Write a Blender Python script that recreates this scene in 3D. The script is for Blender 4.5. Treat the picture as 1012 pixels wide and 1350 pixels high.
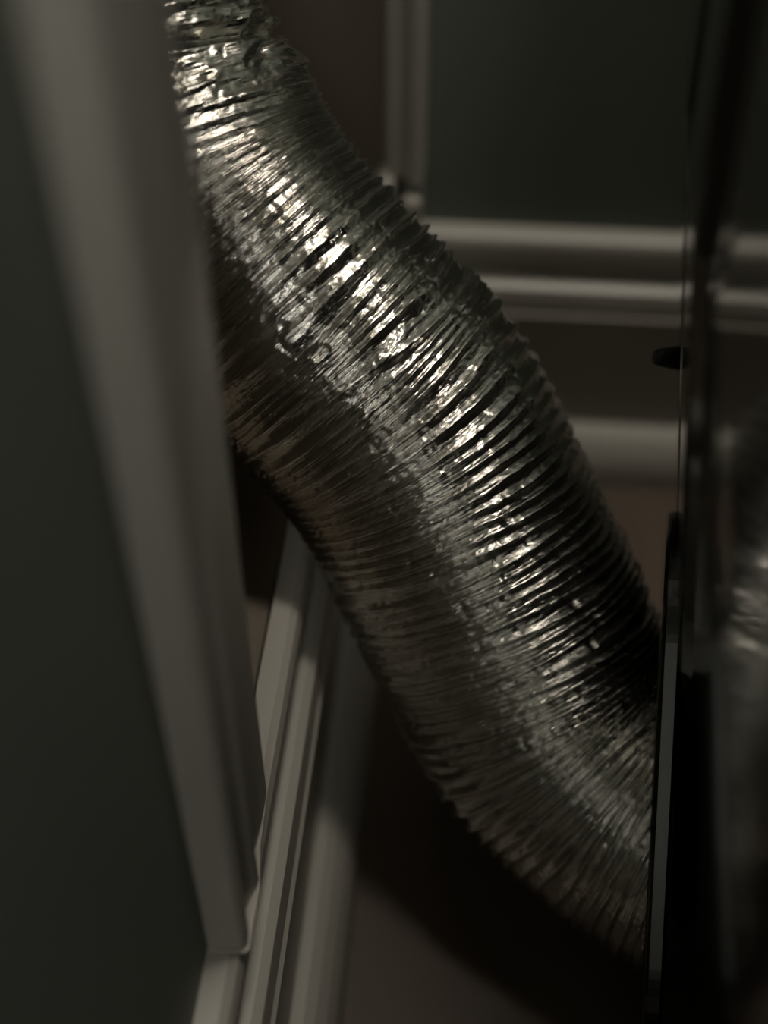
import bpy, bmesh, math, random
import numpy as np
from mathutils import Vector, Matrix

# ------------------------------------------------------------------ clear
for o in list(bpy.data.objects):
    bpy.data.objects.remove(o, do_unlink=True)
SC = bpy.context.scene
COL = SC.collection
H = 0.488                                    # camera height above the floor

# ------------------------------------------------------------------ camera
F_PX = 1700.0
PITCH, YAW = math.radians(44.6), math.radians(4.7)
cam_d = bpy.data.cameras.new('camera')
cam_d.sensor_fit = 'VERTICAL'
cam_d.sensor_height = 36.0
cam_d.sensor_width = 27.0
cam_d.lens = F_PX / 1350.0 * 36.0
cam_d.clip_start = 0.005
cam_d.dof.use_dof = True
cam_d.dof.focus_distance = 0.408
cam_d.dof.aperture_fstop = 3.5
cam = bpy.data.objects.new('camera', cam_d)
COL.objects.link(cam)
cam.location = (0, 0, H)
cam.rotation_euler = (math.pi / 2 - PITCH, 0, YAW)
SC.camera = cam

# ------------------------------------------------------------------ world
SKY = 4.1                                    # overcast daylight, let in as fill by an added, unseen window behind the camera
w = bpy.data.worlds.new('world')
SC.world = w
w.use_nodes = True
w.node_tree.nodes['Background'].inputs[0].default_value = (1.0, 0.98, 0.90, 1)
w.node_tree.nodes['Background'].inputs[1].default_value = SKY

# ------------------------------------------------------------------ exposure
vs = SC.view_settings
vs.view_transform = 'Standard'
vs.look = 'None'
vs.gamma = 1.0
vs.use_curve_mapping = False
vs.exposure = 1.15

LAMP_POS = (0.27, 0.460, 2.385)
LAMP_POWER = 6.3
LAMP_SIZE = (0.60, 0.16)
LAMP_COLOR = (1.0, 0.93, 0.82)

# ------------------------------------------------------------------ pixel -> point helpers (frame 1012 x 1350)
fh = np.array([-math.sin(YAW), math.cos(YAW), 0.0])
RT = np.array([math.cos(YAW), math.sin(YAW), 0.0])
UP0 = np.array([0, 0, 1.0])
FW = fh * math.cos(PITCH) - UP0 * math.sin(PITCH)
UPV = fh * math.sin(PITCH) + UP0 * math.cos(PITCH)
OFF = np.array([0, 0, H])


def at(x, y, depth):
    return (FW + RT * (x - 506) / F_PX - UPV * (y - 675) / F_PX) * depth + OFF


# ------------------------------------------------------------------ materials
def new_mat(name):
    m = bpy.data.materials.new(name)
    m.use_nodes = True
    nt = m.node_tree
    return m, nt, nt.nodes['Principled BSDF']


def simple_mat(name, col, rough, var=0.12, scale=18.0, bump=0.0, bscale=300.0, metallic=0.0, spec=0.5,
               stretch=(1, 1, 1), coat=0.0):
    m, nt, b = new_mat(name)
    tc = nt.nodes.new('ShaderNodeTexCoord')
    mp = nt.nodes.new('ShaderNodeMapping')
    mp.inputs['Scale'].default_value = stretch
    nt.links.new(tc.outputs['Object'], mp.inputs[0])
    n = nt.nodes.new('ShaderNodeTexNoise')
    n.inputs['Scale'].default_value = scale
    n.inputs['Detail'].default_value = 5
    nt.links.new(mp.outputs[0], n.inputs['Vector'])
    r = nt.nodes.new('ShaderNodeMapRange')
    r.inputs[3].default_value = 1 - var
    r.inputs[4].default_value = 1 + var
    nt.links.new(n.outputs['Fac'], r.inputs[0])
    mx = nt.nodes.new('ShaderNodeVectorMath')
    mx.operation = 'SCALE'
    mx.inputs[0].default_value = col
    nt.links.new(r.outputs[0], mx.inputs['Scale'])
    nt.links.new(mx.outputs[0], b.inputs['Base Color'])
    b.inputs['Roughness'].default_value = rough
    b.inputs['Metallic'].default_value = metallic
    b.inputs['Specular IOR Level'].default_value = spec
    b.inputs['Coat Weight'].default_value = coat
    b.inputs['Coat Roughness'].default_value = 0.06
    if bump:
        n2 = nt.nodes.new('ShaderNodeTexNoise')
        n2.inputs['Scale'].default_value = bscale
        n2.inputs['Detail'].default_value = 3
        nt.links.new(mp.outputs[0], n2.inputs['Vector'])
        bp = nt.nodes.new('ShaderNodeBump')
        bp.inputs['Strength'].default_value = bump
        bp.inputs['Distance'].default_value = 0.0005
        nt.links.new(n2.outputs['Fac'], bp.inputs['Height'])
        nt.links.new(bp.outputs[0], b.inputs['Normal'])
    return m


M_WALL = simple_mat('green_grey_paint', (0.172, 0.192, 0.163), 0.55, 0.06, 6, 0.25, 220)
M_TRIM = simple_mat('painted_trim', (0.43, 0.405, 0.36), 0.38, 0.07, 14, 0.08, 90)
M_NICHE = simple_mat('brown_board', (0.15, 0.122, 0.09), 0.6, 0.2, 10, 0.2, 60, stretch=(1, 6, 1))
M_FLOOR = simple_mat('brown_floor', (0.092, 0.066, 0.046), 0.5, 0.25, 7, 0.1, 60, stretch=(5, 1, 1))
M_CEIL = simple_mat('ceiling_paint', (0.42, 0.41, 0.38), 0.8, 0.05, 8)
M_ENAMEL = simple_mat('dark_enamel', (0.022, 0.023, 0.021), 0.10, 0.1, 10, 0.0, 120, spec=0.8, coat=0.6)
M_FLANGE = simple_mat('dark_flange', (0.045, 0.045, 0.042), 0.2, 0.15, 40, 0.05, 200, metallic=1.0)
M_RUBBER = simple_mat('black_rubber', (0.004, 0.004, 0.004), 0.35, 0.1, 40, spec=0.4)
M_LAMPBODY = simple_mat('lamp_body', (0.5, 0.5, 0.48), 0.4)

def foil_mat(name, s_bump, crush):
    """aluminium foil; the UV map holds metres along / around the duct"""
    m, nt, b = new_mat(name)
    L = nt.links.new
    b.inputs['Metallic'].default_value = 1.0
    uv = nt.nodes.new('ShaderNodeUVMap')
    uv.uv_map = 'duct_uv'

    def mapped(sx, sy):
        mp = nt.nodes.new('ShaderNodeMapping')
        mp.inputs['Scale'].default_value = (sx, sy, 1)
        L(uv.outputs[0], mp.inputs[0])
        return mp

    # long streaks that run round the duct, short crinkles across them
    n1 = nt.nodes.new('ShaderNodeTexNoise')
    n1.inputs['Scale'].default_value = 1.0
    n1.inputs['Detail'].default_value = 4
    n1.inputs['Roughness'].default_value = 0.6
    L(mapped(900, 75).outputs[0], n1.inputs['Vector'])
    v1 = nt.nodes.new('ShaderNodeTexVoronoi')
    v1.feature = 'F1'
    v1.inputs['Scale'].default_value = 1.0
    L(mapped(650, 300).outputs[0], v1.inputs['Vector'])
    v2 = nt.nodes.new('ShaderNodeTexVoronoi')
    v2.feature = 'F1'
    v2.inputs['Scale'].default_value = 1.0
    L(mapped(260, 130).outputs[0], v2.inputs['Vector'])
    a = nt.nodes.new('ShaderNodeMath'); a.operation = 'MULTIPLY_ADD'
    L(v1.outputs['Distance'], a.inputs[0]); a.inputs[1].default_value = 0.30
    L(n1.outputs['Fac'], a.inputs[2])
    a2 = nt.nodes.new('ShaderNodeMath'); a2.operation = 'MULTIPLY_ADD'
    L(v2.outputs['Distance'], a2.inputs[0]); a2.inputs[1].default_value = crush
    L(a.outputs[0], a2.inputs[2])
    bp = nt.nodes.new('ShaderNodeBump')
    bp.inputs['Strength'].default_value = s_bump
    bp.inputs['Distance'].default_value = 0.0008
    L(a2.outputs[0], bp.inputs['Height'])
    L(bp.outputs[0], b.inputs['Normal'])
    # slightly uneven tone and gloss of the foil
    n3 = nt.nodes.new('ShaderNodeTexNoise')
    n3.inputs['Scale'].default_value = 1.0
    n3.inputs['Detail'].default_value = 3
    L(mapped(120, 60).outputs[0], n3.inputs['Vector'])
    cr = nt.nodes.new('ShaderNodeValToRGB')
    cr.color_ramp.elements[0].color = (0.62, 0.59, 0.53, 1)
    cr.color_ramp.elements[1].color = (0.84, 0.82, 0.77, 1)
    L(n3.outputs['Fac'], cr.inputs[0])
    L(cr.outputs[0], b.inputs['Base Color'])
    mr = nt.nodes.new('ShaderNodeMapRange')
    mr.inputs[3].default_value = 0.10
    mr.inputs[4].default_value = 0.26
    L(n3.outputs['Fac'], mr.inputs[0])
    L(mr.outputs[0], b.inputs['Roughness'])
    return m


M_FOIL = foil_mat('ribbed_foil', 0.8, 0.15)
M_CRUSH = foil_mat('crushed_foil', 0.5, 0.5)


# ------------------------------------------------------------------ object helpers
def link(name, me, mat, parent=None):
    o = bpy.data.objects.new(name, me)
    COL.objects.link(o)
    if mat:
        me.materials.append(mat)
    if parent:
        o.parent = parent
        o.matrix_parent_inverse = parent.matrix_world.inverted()
    return o


def empty(name, loc):
    o = bpy.data.objects.new(name, None)
    COL.objects.link(o)
    o.location = loc
    o.empty_display_size = 0.05
    bpy.context.view_layer.update()
    return o


def tag(o, label, cat=None, kind=None):
    o['label'] = label
    if cat:
        o['category'] = cat
    if kind:
        o['kind'] = kind


def from_bm(name, bm, mat, parent=None, smooth=False, bevel=0.0, seg=2):
    bmesh.ops.recalc_face_normals(bm, faces=bm.faces)
    me = bpy.data.meshes.new(name)
    bm.to_mesh(me)
    bm.free()
    if smooth:
        me.polygons.foreach_set('use_smooth', [True] * len(me.polygons))
    o = link(name, me, mat, parent)
    if bevel:
        md = o.modifiers.new('bevel', 'BEVEL')
        md.width = bevel
        md.segments = seg
        md.limit_method = 'ANGLE'
        md.angle_limit = math.radians(35)
    return o


def add_box(bm, x0, x1, y0, y1, z0, z1):
    vs_ = [bm.verts.new((x, y, z)) for x in (x0, x1) for y in (y0, y1) for z in (z0, z1)]
    for f in ((0, 1, 3, 2), (4, 6, 7, 5), (0, 4, 5, 1), (2, 3, 7, 6), (0, 2, 6, 4), (1, 5, 7, 3)):
        bm.faces.new([vs_[i] for i in f])


def loft(bm, rings, caps=True):
    """closed rings of equal length"""
    vr = [[bm.verts.new(p) for p in r] for r in rings]
    n = len(vr[0])
    for a_, b_ in zip(vr[:-1], vr[1:]):
        for i in range(n):
            j = (i + 1) % n
            bm.faces.new((a_[i], a_[j], b_[j], b_[i]))
    if caps:
        bm.faces.new(vr[0])
        bm.faces.new(list(reversed(vr[-1])))


def cyl(bm, p0, p1, r0, r1, n=32, rings=None):
    p0, p1 = Vector(p0), Vector(p1)
    d = (p1 - p0).normalized()
    q = d.to_track_quat('Z', 'Y')
    lst = rings or [(0, r0), (1, r1)]
    loft(bm, [[p0.lerp(p1, t) + q @ Vector((r * math.cos(2 * math.pi * k / n), r * math.sin(2 * math.pi * k / n), 0))
               for k in range(n)] for t, r in lst])


# ------------------------------------------------------------------ the setting
XW = -0.064            # left wall plane
YB = 0.553             # back wall plane
ZC = H - 0.345         # top of the baseboards
OY0, OY1 = 0.2225, 0.545    # opening in the left wall
OZ0, OZ1 = ZC - 0.004, 1.05
ROOM = dict(x1=1.30, y0=-1.40, z1=2.42)

bm = bmesh.new(); add_box(bm, -0.4, ROOM['x1'], ROOM['y0'], YB + 0.1, -0.06, 0)
o = from_bm('floor', bm, M_FLOOR); tag(o, 'brown floor between the baseboards', kind='structure')
bm = bmesh.new(); add_box(bm, -0.4, ROOM['x1'], ROOM['y0'], YB + 0.1, ROOM['z1'], ROOM['z1'] + 0.06)
o = from_bm('ceiling', bm, M_CEIL); tag(o, 'plain pale ceiling above the laundry gap', kind='structure')
bm = bmesh.new()
TK = 0.09
add_box(bm, XW - TK, XW, ROOM['y0'], OY0 - 0.004, 0, ROOM['z1'])
add_box(bm, XW - TK, XW, OY1 + 0.004, YB, 0, ROOM['z1'])
add_box(bm, XW - TK, XW, OY0 - 0.004, OY1 + 0.004, 0, OZ0 - 0.004)
add_box(bm, XW - TK, XW, OY0 - 0.004, OY1 + 0.004, OZ1 + 0.004, ROOM['z1'])
o = from_bm('wall_left', bm, M_WALL); tag(o, 'dark green painted wall with a cased opening for the duct', kind='structure')
bm = bmesh.new(); add_box(bm, -0.4, ROOM['x1'], YB, YB + 0.1, 0, ROOM['z1'])
o = from_bm('wall_back', bm, M_WALL); tag(o, 'dark green painted wall above the tall baseboard', kind='structure')
bm = bmesh.new(); add_box(bm, ROOM['x1'], ROOM['x1'] + 0.1, ROOM['y0'], YB + 0.1, 0, ROOM['z1'])
o = from_bm('wall_right', bm, M_WALL); tag(o, 'plain green wall beyond the dryer', kind='structure')
WX0, WX1, WZ0, WZ1 = -0.02, 0.75, 0.95, 2.15            # opening of the window added for fill light
bm = bmesh.new()
add_box(bm, -0.4, WX0, ROOM['y0'] - 0.1, ROOM['y0'], 0, ROOM['z1'])
add_box(bm, WX1, ROOM['x1'], ROOM['y0'] - 0.1, ROOM['y0'], 0, ROOM['z1'])
add_box(bm, WX0, WX1, ROOM['y0'] - 0.1, ROOM['y0'], 0, WZ0)
add_box(bm, WX0, WX1, ROOM['y0'] - 0.1, ROOM['y0'], WZ1, ROOM['z1'])
o = from_bm('wall_front', bm, M_WALL); tag(o, 'plain green wall facing the gap', kind='structure')
bm = bmesh.new()
for a_ in (WX0, WX1 - 0.04):
    add_box(bm, a_, a_ + 0.04, ROOM['y0'] - 0.07, ROOM['y0'] - 0.03, WZ0, WZ1)
for a_ in (WZ0, WZ1 - 0.04, 0.5 * (WZ0 + WZ1) - 0.02):
    add_box(bm, WX0 + 0.04, WX1 - 0.04, ROOM['y0'] - 0.07, ROOM['y0'] - 0.03, a_, a_ + 0.04)
o = from_bm('fill_window_1', bm, M_TRIM); tag(o, 'pale frame of an unseen window added for fill light in the wall facing the gap', kind='structure')  # window added out of view to bring soft fill from behind the camera
pd = bpy.data.lights.new('fill_window_portal', 'AREA')  # sampling portal for sky light through the added window
pd.shape = 'RECTANGLE'
pd.size, pd.size_y = WX1 - WX0, WZ1 - WZ0
pd.cycles.is_portal = True
po = bpy.data.objects.new('fill_window_portal', pd)
COL.objects.link(po)
po.location = (0.5 * (WX0 + WX1), ROOM['y0'] - 0.01, 0.5 * (WZ0 + WZ1))
po.rotation_euler = (math.radians(90), 0, 0)      # shines into the room (+y)
# recess behind the opening
bm = bmesh.new()
RX = -0.20
add_box(bm, RX - 0.02, RX, OY0 - 0.02, OY1 + 0.02, OZ0 - 0.02, OZ1 + 0.02)       # back
add_box(bm, RX, XW - 0.002, OY0 - 0.02, OY0, OZ0 - 0.02, OZ1 + 0.02)
add_box(bm, RX, -0.0440, OY1, OY1 + 0.0078, OZ0 - 0.02, OZ1 + 0.02)
add_box(bm, RX, XW - 0.002, OY0, OY1, OZ0 - 0.02, OZ0)
add_box(bm, RX, XW - 0.002, OY0, OY1, OZ1, OZ1 + 0.02)
o = from_bm('wall_recess', bm, M_NICHE); tag(o, 'dark brown boarded recess that the duct runs into', kind='structure')

# baseboards: one moulded profile (distance from wall, height)
BP = [(0.0, -0.3440), (0.0065, -0.3450), (0.0090, -0.3468), (0.0102, -0.3500), (0.0104, -0.3560), (0.0094, -0.3592),
      (0.0072, -0.3612), (0.0060, -0.3640), (0.0064, -0.3668), (0.0085, -0.3688), (0.0120, -0.3694), (0.0150, -0.3712),
      (0.0162, -0.3790), (0.0158, -0.3840), (0.0172, -0.3856), (0.0170, -0.3884), (0.0145, -0.3905), (0.0138, -0.3930),
      (0.0138, -0.4880), (0.0, -0.4880)]
SP = [(0.0138, -0.4550), (0.0185, -0.4560), (0.0225, -0.4590), (0.0262, -0.4640), (0.0288, -0.4700), (0.0302, -0.4770),
      (0.0306, -0.4880), (0.0138, -0.4880)]


def board(name, prof, frm, to, axis, parent=None, label=None):
    """axis 'L': along y on the left wall, mitred at the back corner; 'B': along x on the back wall"""
    bm = bmesh.new()
    r0, r1 = [], []
    for d, z in prof:
        if axis == 'L':
            r0.append((XW + d, frm, H + z)); r1.append((XW + d, to - d, H + z))
        else:
            r0.append((frm + d, YB - d, H + z)); r1.append((to, YB - d, H + z))
    loft(bm, [r0, r1])
    o = from_bm(name, bm, M_TRIM, parent)
    if label:
        tag(o, label, kind='structure')
    return o


bl = board('baseboard_left', BP, ROOM['y0'], YB, 'L', None, 'pale moulded baseboard below the cased opening')
board('shoe_moulding', SP, ROOM['y0'], YB, 'L', bl)
bb = board('baseboard_back', BP, XW, ROOM['x1'], 'B', None, 'tall pale moulded baseboard on the back wall')
board('shoe_moulding', SP, XW, ROOM['x1'], 'B', bb)


# casings of the opening (profile in plan: x from the wall, y along it)
def casing(name, prof, z0, z1, label):
    bm = bmesh.new()
    loft(bm, [[(x, y, z0) for x, y in prof], [(x, y, z1) for x, y in prof]])
    o = from_bm(name, bm, M_TRIM, None, False, 0.0006, 2)
    tag(o, label, kind='structure')
    return o


near = [(XW, 0.1685), (-0.0545, 0.1685), (-0.0532, 0.1692), (-0.0526, 0.1705), (-0.0530, 0.1740), (-0.0545, 0.1775),
        (-0.0550, 0.1810), (-0.0540, 0.1850), (-0.0528, 0.1880), (-0.0526, 0.1905), (-0.0536, 0.1930), (-0.0552, 0.1945),
        (-0.0556, 0.1975), (-0.0550, 0.2030), (-0.0546, 0.2100), (-0.0546, 0.2200), (-0.0560, 0.2225), (XW, 0.2225)]
t1 = casing('trim_1', near, ZC + 0.0012, OZ1 + 0.055, 'grey painted moulded casing beside the foil duct')
bm = bmesh.new()
lip = [(XW, 0.1678), (-0.0530, 0.1678), (-0.0519, 0.1690), (-0.0519, 0.1880), (-0.0538, 0.2020), (-0.0545, 0.2222), (XW, 0.2222)]
loft(bm, [[(x, y, ZC + 0.0001) for x, y in lip], [(x, y, ZC + 0.0012) for x, y in lip]])
from_bm('casing_foot', bm, M_TRIM, t1, False, 0.0004)

far = [(-0.0440, YB), (-0.0440, 0.541), (-0.0425, 0.5385), (-0.0365, 0.5370), (-0.0340, 0.5340), (-0.0320, 0.5310), (-0.0285, 0.5300), (-0.0260, 0.5315),
       (-0.0250, 0.5340), (-0.0250, YB)]
t2 = casing('trim_2', far, ZC + 0.033, OZ1 + 0.055, 'pale casing standing in the corner by the back wall')
bm = bmesh.new()
add_box(bm, -0.0470, -0.0385, 0.526, YB, ZC + 0.001, ZC + 0.0365)
from_bm('plinth_block', bm, M_TRIM, t2, False, 0.003, 3)
bm = bmesh.new()
add_box(bm, -0.0350, -0.0260, 0.526, YB, ZC + 0.001, ZC + 0.028)
from_bm('plinth_block', bm, M_TRIM, t2, False, 0.003, 3)
bm = bmesh.new()
add_box(bm, XW, -0.0526, 0.2225, 0.530, OZ1, OZ1 + 0.055)
o = from_bm('trim_3', bm, M_TRIM, None, False, 0.002)
tag(o, 'head casing across the top of the duct opening', kind='structure')

# ------------------------------------------------------------------ dryer
# side panel: slightly tapered housing, pressed with upright ribs
E_Y = 0.36
PY = math.radians(4.0)


def edge_x(z):                       # z relative to the camera
    return 0.0546 + max(-0.151 - z, -0.03) * 0.140


PROF = [(0.000, 0.0080), (0.0005, 0.0030), (0.002, 0.0008), (0.004, 0.0), (0.034, 0.0), (0.036, 0.0006), (0.038, 0.0030),
        (0.040, 0.0045), (0.050, 0.0045), (0.053, 0.0035), (0.056, 0.0006), (0.059, 0.0), (0.100, 0.0), (0.104, 0.001),
        (0.108, 0.004), (0.125, 0.005), (0.130, 0.005), (0.660, 0.005)]


def panel_pt(t, o_, z):
    return (edge_x(z) + o_ - math.sin(PY) * t, E_Y - math.cos(PY) * t, H + z)


dry = empty('clothes_dryer', (0.36, 0.03, 0.0))
tag(dry, 'dark glossy clothes dryer that the foil duct plugs into', 'dryer')
bm = bmesh.new()
rings = []
for z in (-0.470, -0.40, -0.333, -0.25, -0.181, -0.176, -0.172, -0.165, 0.0, 0.100):
    ring = [panel_pt(t, o_, z) for t, o_ in PROF]
    ring += [(0.66, -0.30, H + z), (0.66, E_Y, H + z)]
    rings.append(ring)
loft(bm, rings)
from_bm('cabinet', bm, M_ENAMEL, dry)
bm = bmesh.new()
xt = edge_x(0.100)
add_box(bm, xt - 0.004, 0.665, -0.305, E_Y + 0.004, H + 0.1005, H + 0.123)
from_bm('top_lid', bm, M_ENAMEL, dry, False, 0.006, 3)
for fx, fy in ((0.14, 0.32), (0.62, 0.32), (0.14, -0.26), (0.62, -0.26)):
    bm = bmesh.new()
    cyl(bm, (fx, fy, 0.0), (fx, fy, H - 0.4705), 0.016, 0.013, 20)
    from_bm('foot', bm, M_RUBBER, dry)

# exhaust collar on the side panel
PORT = at(858, 1050, 0.465)
ea, eb = at(868, 850, 0.465), at(848, 1243, 0.465)
u_pl = (eb - ea) / np.linalg.norm(eb - ea)                         # down the plate
v_pl = PORT - OFF; v_pl = v_pl - u_pl * (v_pl @ u_pl); v_pl /= np.linalg.norm(v_pl)
n_pl = np.cross(u_pl, v_pl)
if n_pl[0] < 0:
    n_pl = -n_pl                                                   # into the cabinet
bm = bmesh.new()


def plate(a, b_, rad, off):
    out = []
    for sx, sy, a0 in ((1, 1, 0), (-1, 1, 90), (-1, -1, 180), (1, -1, 270)):
        for k in range(25):
            an = math.radians(a0 + 3.75 * k)
            p = PORT - u_pl * 0.008 + u_pl * (sx * (a - rad) + rad * math.cos(an)) + v_pl * (sy * (b_ - rad) + rad * math.sin(an)) + n_pl * off
            out.append(tuple(p))
    return out


loft(bm, [plate(0.0935, 0.0585, 0.045, 0.0006), plate(0.0945, 0.0595, 0.045, 0.0012), plate(0.0950, 0.060, 0.045, 0.002),
          plate(0.0950, 0.060, 0.045, 0.0058), plate(0.0935, 0.0585, 0.045, 0.0068)])
from_bm('exhaust_flange', bm, M_FLANGE, dry)
# black rubber bumper on the rear edge
bp1 = at(903, 473, 0.427)
bp0 = at(862, 471, 0.424)
bm = bmesh.new()
cyl(bm, bp1, bp0, 0, 0, 28, [(0, 0.0041), (0.06, 0.0043), (0.5, 0.0036), (0.90, 0.0027), (0.97, 0.0023), (1.0, 0.0016)])
from_bm('rubber_bumper', bm, M_RUBBER, dry, True)

# ------------------------------------------------------------------ foil duct
RNG = np.random.default_rng(11)
ctrl = [np.array([-0.137, 0.43, 1.048]), np.array([-0.137, 0.43, H + 0.10]),
        at(125, -130, 0.415), at(170, 0, 0.424), at(214, 137, 0.432), at(280, 280, 0.441), at(421, 440, 0.449),
        at(540, 575, 0.460), at(655, 800, 0.478), at(722, 935, 0.483), at(790, 1015, 0.480), at(865, 1072, 0.474), at(945, 1118, 0.465)]
ctrl = np.array(ctrl)
CUT = 4                                # control point where the crushed end begins


def catmull(P, n):
    P = np.vstack([2 * P[0] - P[1], P, 2 * P[-1] - P[-2]])
    out = []
    for i in range(1, len(P) - 2):
        t = np.linspace(0, 1, n, endpoint=False)[:, None]
        a, b_, c, d = P[i - 1], P[i], P[i + 1], P[i + 2]
        out.append(0.5 * (2 * b_ + (c - a) * t + (2 * a - 5 * b_ + 4 * c - d) * t ** 2 + (3 * b_ - a - 3 * c + d) * t ** 3))
    out.append(P[-2][None])
    return np.vstack(out)


NC = 200
C = catmull(ctrl, NC)
for _ in range(60):                    # soften the kinks, ends fixed
    C[1:-1] = 0.25 * C[:-2] + 0.5 * C[1:-1] + 0.25 * C[2:]
seg = np.linalg.norm(np.diff(C, axis=0), axis=1)
S = np.concatenate([[0], np.cumsum(seg)])
LEN = S[-1]
S_CRUSH = S[CUT * NC] + 0.010           # ribs take over after this length


def smooth_noise(ns, nt_, s01, th01):
    """value noise, periodic round the duct, smoothstep-interpolated"""
    g = RNG.standard_normal((ns + 2, nt_))
    a = s01 * ns
    i = np.clip(np.floor(a).astype(int), 0, ns)
    fa = a - i
    fa = fa * fa * (3 - 2 * fa)
    bq = th01 * nt_
    j = np.floor(bq).astype(int) % nt_
    fb = bq - np.floor(bq)
    fb = fb * fb * (3 - 2 * fb)
    j2 = (j + 1) % nt_
    gi, gi1 = g[i], g[i + 1]
    top = gi[:, j] * (1 - fb) + gi[:, j2] * fb
    bot = gi1[:, j] * (1 - fb) + gi1[:, j2] * fb
    return top * (1 - fa[:, None]) + bot * fa[:, None]


def crumple(cs, ct, s, th, warp_amp=0.6):
    """crumpled sheet: random heights on a skewed, warped lattice, linear over triangles, so the creases are sharp.
    cs, ct: cell size in metres along and round the duct"""
    ns = int(math.ceil(LEN / cs)) + 6
    nt_ = max(6, int(round(2 * math.pi * R0 / ct)))
    sl = s / LEN
    w1 = smooth_noise(max(2, ns // 2), max(3, nt_ // 2), sl, th / (2 * math.pi))
    w2 = smooth_noise(max(2, ns // 2), max(3, nt_ // 2), sl, th / (2 * math.pi))
    a = np.clip(s[:, None] / cs + 2 + warp_amp * w1, 0, ns - 2.001)
    b_ = th[None] / (2 * math.pi) * nt_ + warp_amp * w2
    g = RNG.standard_normal((ns, nt_))
    i0 = np.floor(a).astype(int)
    fa = a - i0
    jf = np.floor(b_).astype(int)
    fb = b_ - jf
    j0 = jf % nt_
    j1 = (jf + 1) % nt_
    h00, h10, h01, h11 = g[i0, j0], g[i0 + 1, j0], g[i0, j1], g[i0 + 1, j1]
    lo = h00 + fa * (h10 - h00) + fb * (h11 - h10)          # fa >= fb
    up = h00 + fb * (h01 - h00) + fa * (h11 - h01)
    return np.where(fa >= fb, lo, up)


R0 = 0.0510
PITCHW = 0.0047


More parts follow.
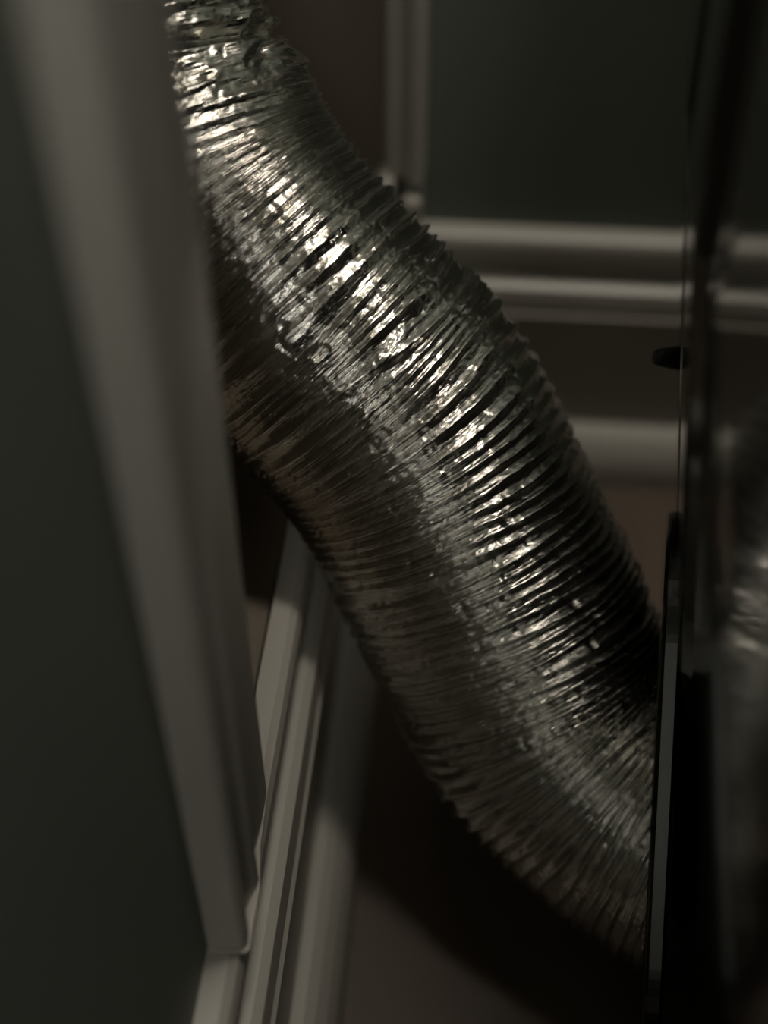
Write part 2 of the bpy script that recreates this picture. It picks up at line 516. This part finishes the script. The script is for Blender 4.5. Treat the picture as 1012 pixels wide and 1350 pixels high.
def duct_section(name, s0, s1, ds, nth, mat, parent, crush_part):
    global RNG
    RNG = np.random.default_rng(11)                           # same creases for every section, so they join
    s = np.arange(s0, s1 + ds * 0.5, ds)
    s[-1] = s1
    P = np.stack([np.interp(s, S, C[:, k]) for k in range(3)], 1)
    T = np.gradient(P, s, axis=0)
    for k in range(3):                                        # soften tangents
        T[:, k] = np.convolve(np.pad(T[:, k], 20, mode='edge'), np.ones(41) / 41, 'valid')
    T /= np.linalg.norm(T, axis=1)[:, None]
    ref = np.array([0.0, 1.0, 0.0])
    A = ref[None] - (T @ ref)[:, None] * T
    A /= np.linalg.norm(A, axis=1)[:, None]
    B = np.cross(T, A)
    th = np.linspace(0, 2 * math.pi, nth, endpoint=False)
    s01 = s / LEN
    th01 = th / (2 * math.pi)
    SS, TH = s[:, None], th[None]
    # --- helical wire ribs, unevenly spaced and wavering
    warp = 0.42 * smooth_noise(110, 4, s01, th01) + 0.10 * smooth_noise(150, 14, s01, th01)
    ph = SS / PITCHW + TH / (2 * math.pi) + warp
    fr = ph - np.floor(ph)
    tri = 1 - np.abs(2 * fr - 1)                               # 0 valley .. 1 crest
    crest = np.where(tri > 0.72, 1 - ((1 - tri) / 0.28) ** 2 * 0.28, tri)
    idx = np.floor(ph).astype(int)
    gain = 0.55 + 0.45 * RNG.random(4000)
    hgt = gain[idx % 4000] * 0.75 + 0.30
    amp = np.clip(0.88 + 0.10 * smooth_noise(14, 5, s01, th01) + 0.30 * np.clip((SS / LEN - 0.75) / 0.15, 0, 1), 0.3, 1.1)
    rib = (crest - 0.5) * 0.0022 * hgt * amp
    # secondary fold between the wires
    fold = np.cos(2 * math.pi * (2 * fr)) * 0.00025 * (1 + 0.8 * smooth_noise(120, 9, s01, th01))
    # creases across the ribs and long flat dents along the duct
    dent = 0.00007 * crumple(0.0011, 0.0022, s, th) + 0.00010 * crumple(0.0019, 0.008, s, th) + 0.00012 * crumple(0.0012, 0.022, s, th, 0.9) + 0.00022 * crumple(0.0028, 0.030, s, th, 0.9)
    dent += 0.0006 * smooth_noise(26, 9, s01, th01) + 0.0006 * smooth_noise(10, 4, s01, th01)
    pin = smooth_noise(330, 110, s01, th01)
    dent += -0.0004 * np.clip(pin - 0.85, 0, 1.2) * np.clip((SS / LEN - 0.65) / 0.2, 0.0, 1)
    k = 1 / (1 + np.exp(-(SS - S_CRUSH + 0.004 * smooth_noise(8, 6, s01, th01)) / 0.0022))   # 0 crushed .. 1 ribbed
    r = R0 + dent + (rib + fold) * k
    # neck: slimmer where the sleeve is crushed, one deep fold across it
    r = r - 0.0065 * (1 - k) * np.clip((S_CRUSH - SS) / 0.02, 0, 1)
    if crush_part:
        wv = smooth_noise(90, 7, s01, th01)
        long_ = np.abs(np.sin(math.pi * (SS / 0.0125 + 0.30 * wv + TH / (2 * math.pi))))
        r = r + (1 - k) * (0.0010 * crumple(0.0050, 0.018, s, th, 0.8) + 0.0006 * crumple(0.0024, 0.0105, s, th, 0.8)
                           + 0.00020 * crumple(0.0014, 0.0042, s, th) - 0.0012 * long_ + 0.0006)
        for sf, dep, wd in ((S_CRUSH - 0.0215, 0.0030, 0.0026), (S_CRUSH - 0.050, 0.003, 0.003)):
            r = r - dep * np.exp(-((SS - sf - 0.002 * wv) / wd) ** 2) * (1 - k)
    ca, sa = np.cos(th)[None, :, None], np.sin(th)[None, :, None]
    V = P[:, None, :] + r[:, :, None] * (A[:, None, :] * ca + B[:, None, :] * sa)
    # the sleeve is pressed flat against the exhaust flange
    over = np.maximum((V - PORT) @ n_pl - 0.0003, 0)
    V = V - over[:, :, None] * n_pl
    ns = len(s)
    me = bpy.data.meshes.new(name)
    I = np.arange(ns - 1)[:, None] * nth
    J = np.arange(nth)[None]
    J2 = (J + 1) % nth
    q = np.stack([I + J, I + J2, I + nth + J2, I + nth + J], -1).reshape(-1, 4)
    me.vertices.add(ns * nth)
    me.vertices.foreach_set('co', V.reshape(-1).astype(np.float32))
    nf = len(q)
    me.loops.add(nf * 4)
    me.loops.foreach_set('vertex_index', q.reshape(-1).astype(np.int32))
    me.polygons.add(nf)
    me.polygons.foreach_set('loop_start', np.arange(0, nf * 4, 4, dtype=np.int32))
    me.update(calc_edges=True)
    uvl = me.uv_layers.new(name='duct_uv')
    su = np.repeat(s, nth)
    tu = np.tile(th * R0, ns)
    uvv = np.stack([su[q], tu[q]], -1)
    last = (q[:, 0] % nth) == nth - 1
    uvv[last, 1, 1] = 2 * math.pi * R0
    uvv[last, 2, 1] = 2 * math.pi * R0
    uvl.data.foreach_set('uv', uvv.reshape(-1).astype(np.float32))
    me.polygons.foreach_set('use_smooth', np.ones(nf, dtype=bool))
    me.validate()
    return link(name, me, mat, parent)


duct = empty('flexible_duct', tuple(C[-1]))
tag(duct, 'crinkled silver foil dryer duct with spiral ribs bending down to the dryer', 'duct')
S_SPLIT = S_CRUSH - 0.008
ribs = duct_section('ribbed_sleeve', S_SPLIT, LEN, 0.00052, 520, M_FOIL, duct, True)
crush = duct_section('crushed_end', S[2 * NC], S_SPLIT + 0.0006, 0.0005, 520, M_CRUSH, duct, True)
crush['label'] = 'crumpled smooth foil end of the duct'
tail = duct_section('wall_sleeve', 0.0, S[2 * NC] + 0.001, 0.0016, 160, M_FOIL, duct, False)

# ------------------------------------------------------------------ ceiling lamp
lamp = empty('ceiling_lamp', (LAMP_POS[0], LAMP_POS[1], ROOM['z1']))
tag(lamp, 'narrow ceiling lamp bar along the back wall', 'lamp')
bm = bmesh.new()
add_box(bm, LAMP_POS[0] - 0.32, LAMP_POS[0] + 0.32, LAMP_POS[1] - 0.09, LAMP_POS[1] + 0.09, ROOM['z1'] - 0.03, ROOM['z1'])
from_bm('lamp_housing', bm, M_LAMPBODY, lamp, False, 0.004)
ld = bpy.data.lights.new('lamp_light', 'AREA')
ld.shape = 'RECTANGLE'
ld.size, ld.size_y = LAMP_SIZE
ld.energy = LAMP_POWER
ld.color = LAMP_COLOR
lo = bpy.data.objects.new('lamp_light', ld)
COL.objects.link(lo)
lo.location = LAMP_POS
lo.parent = lamp
lo.matrix_parent_inverse = lamp.matrix_world.inverted()
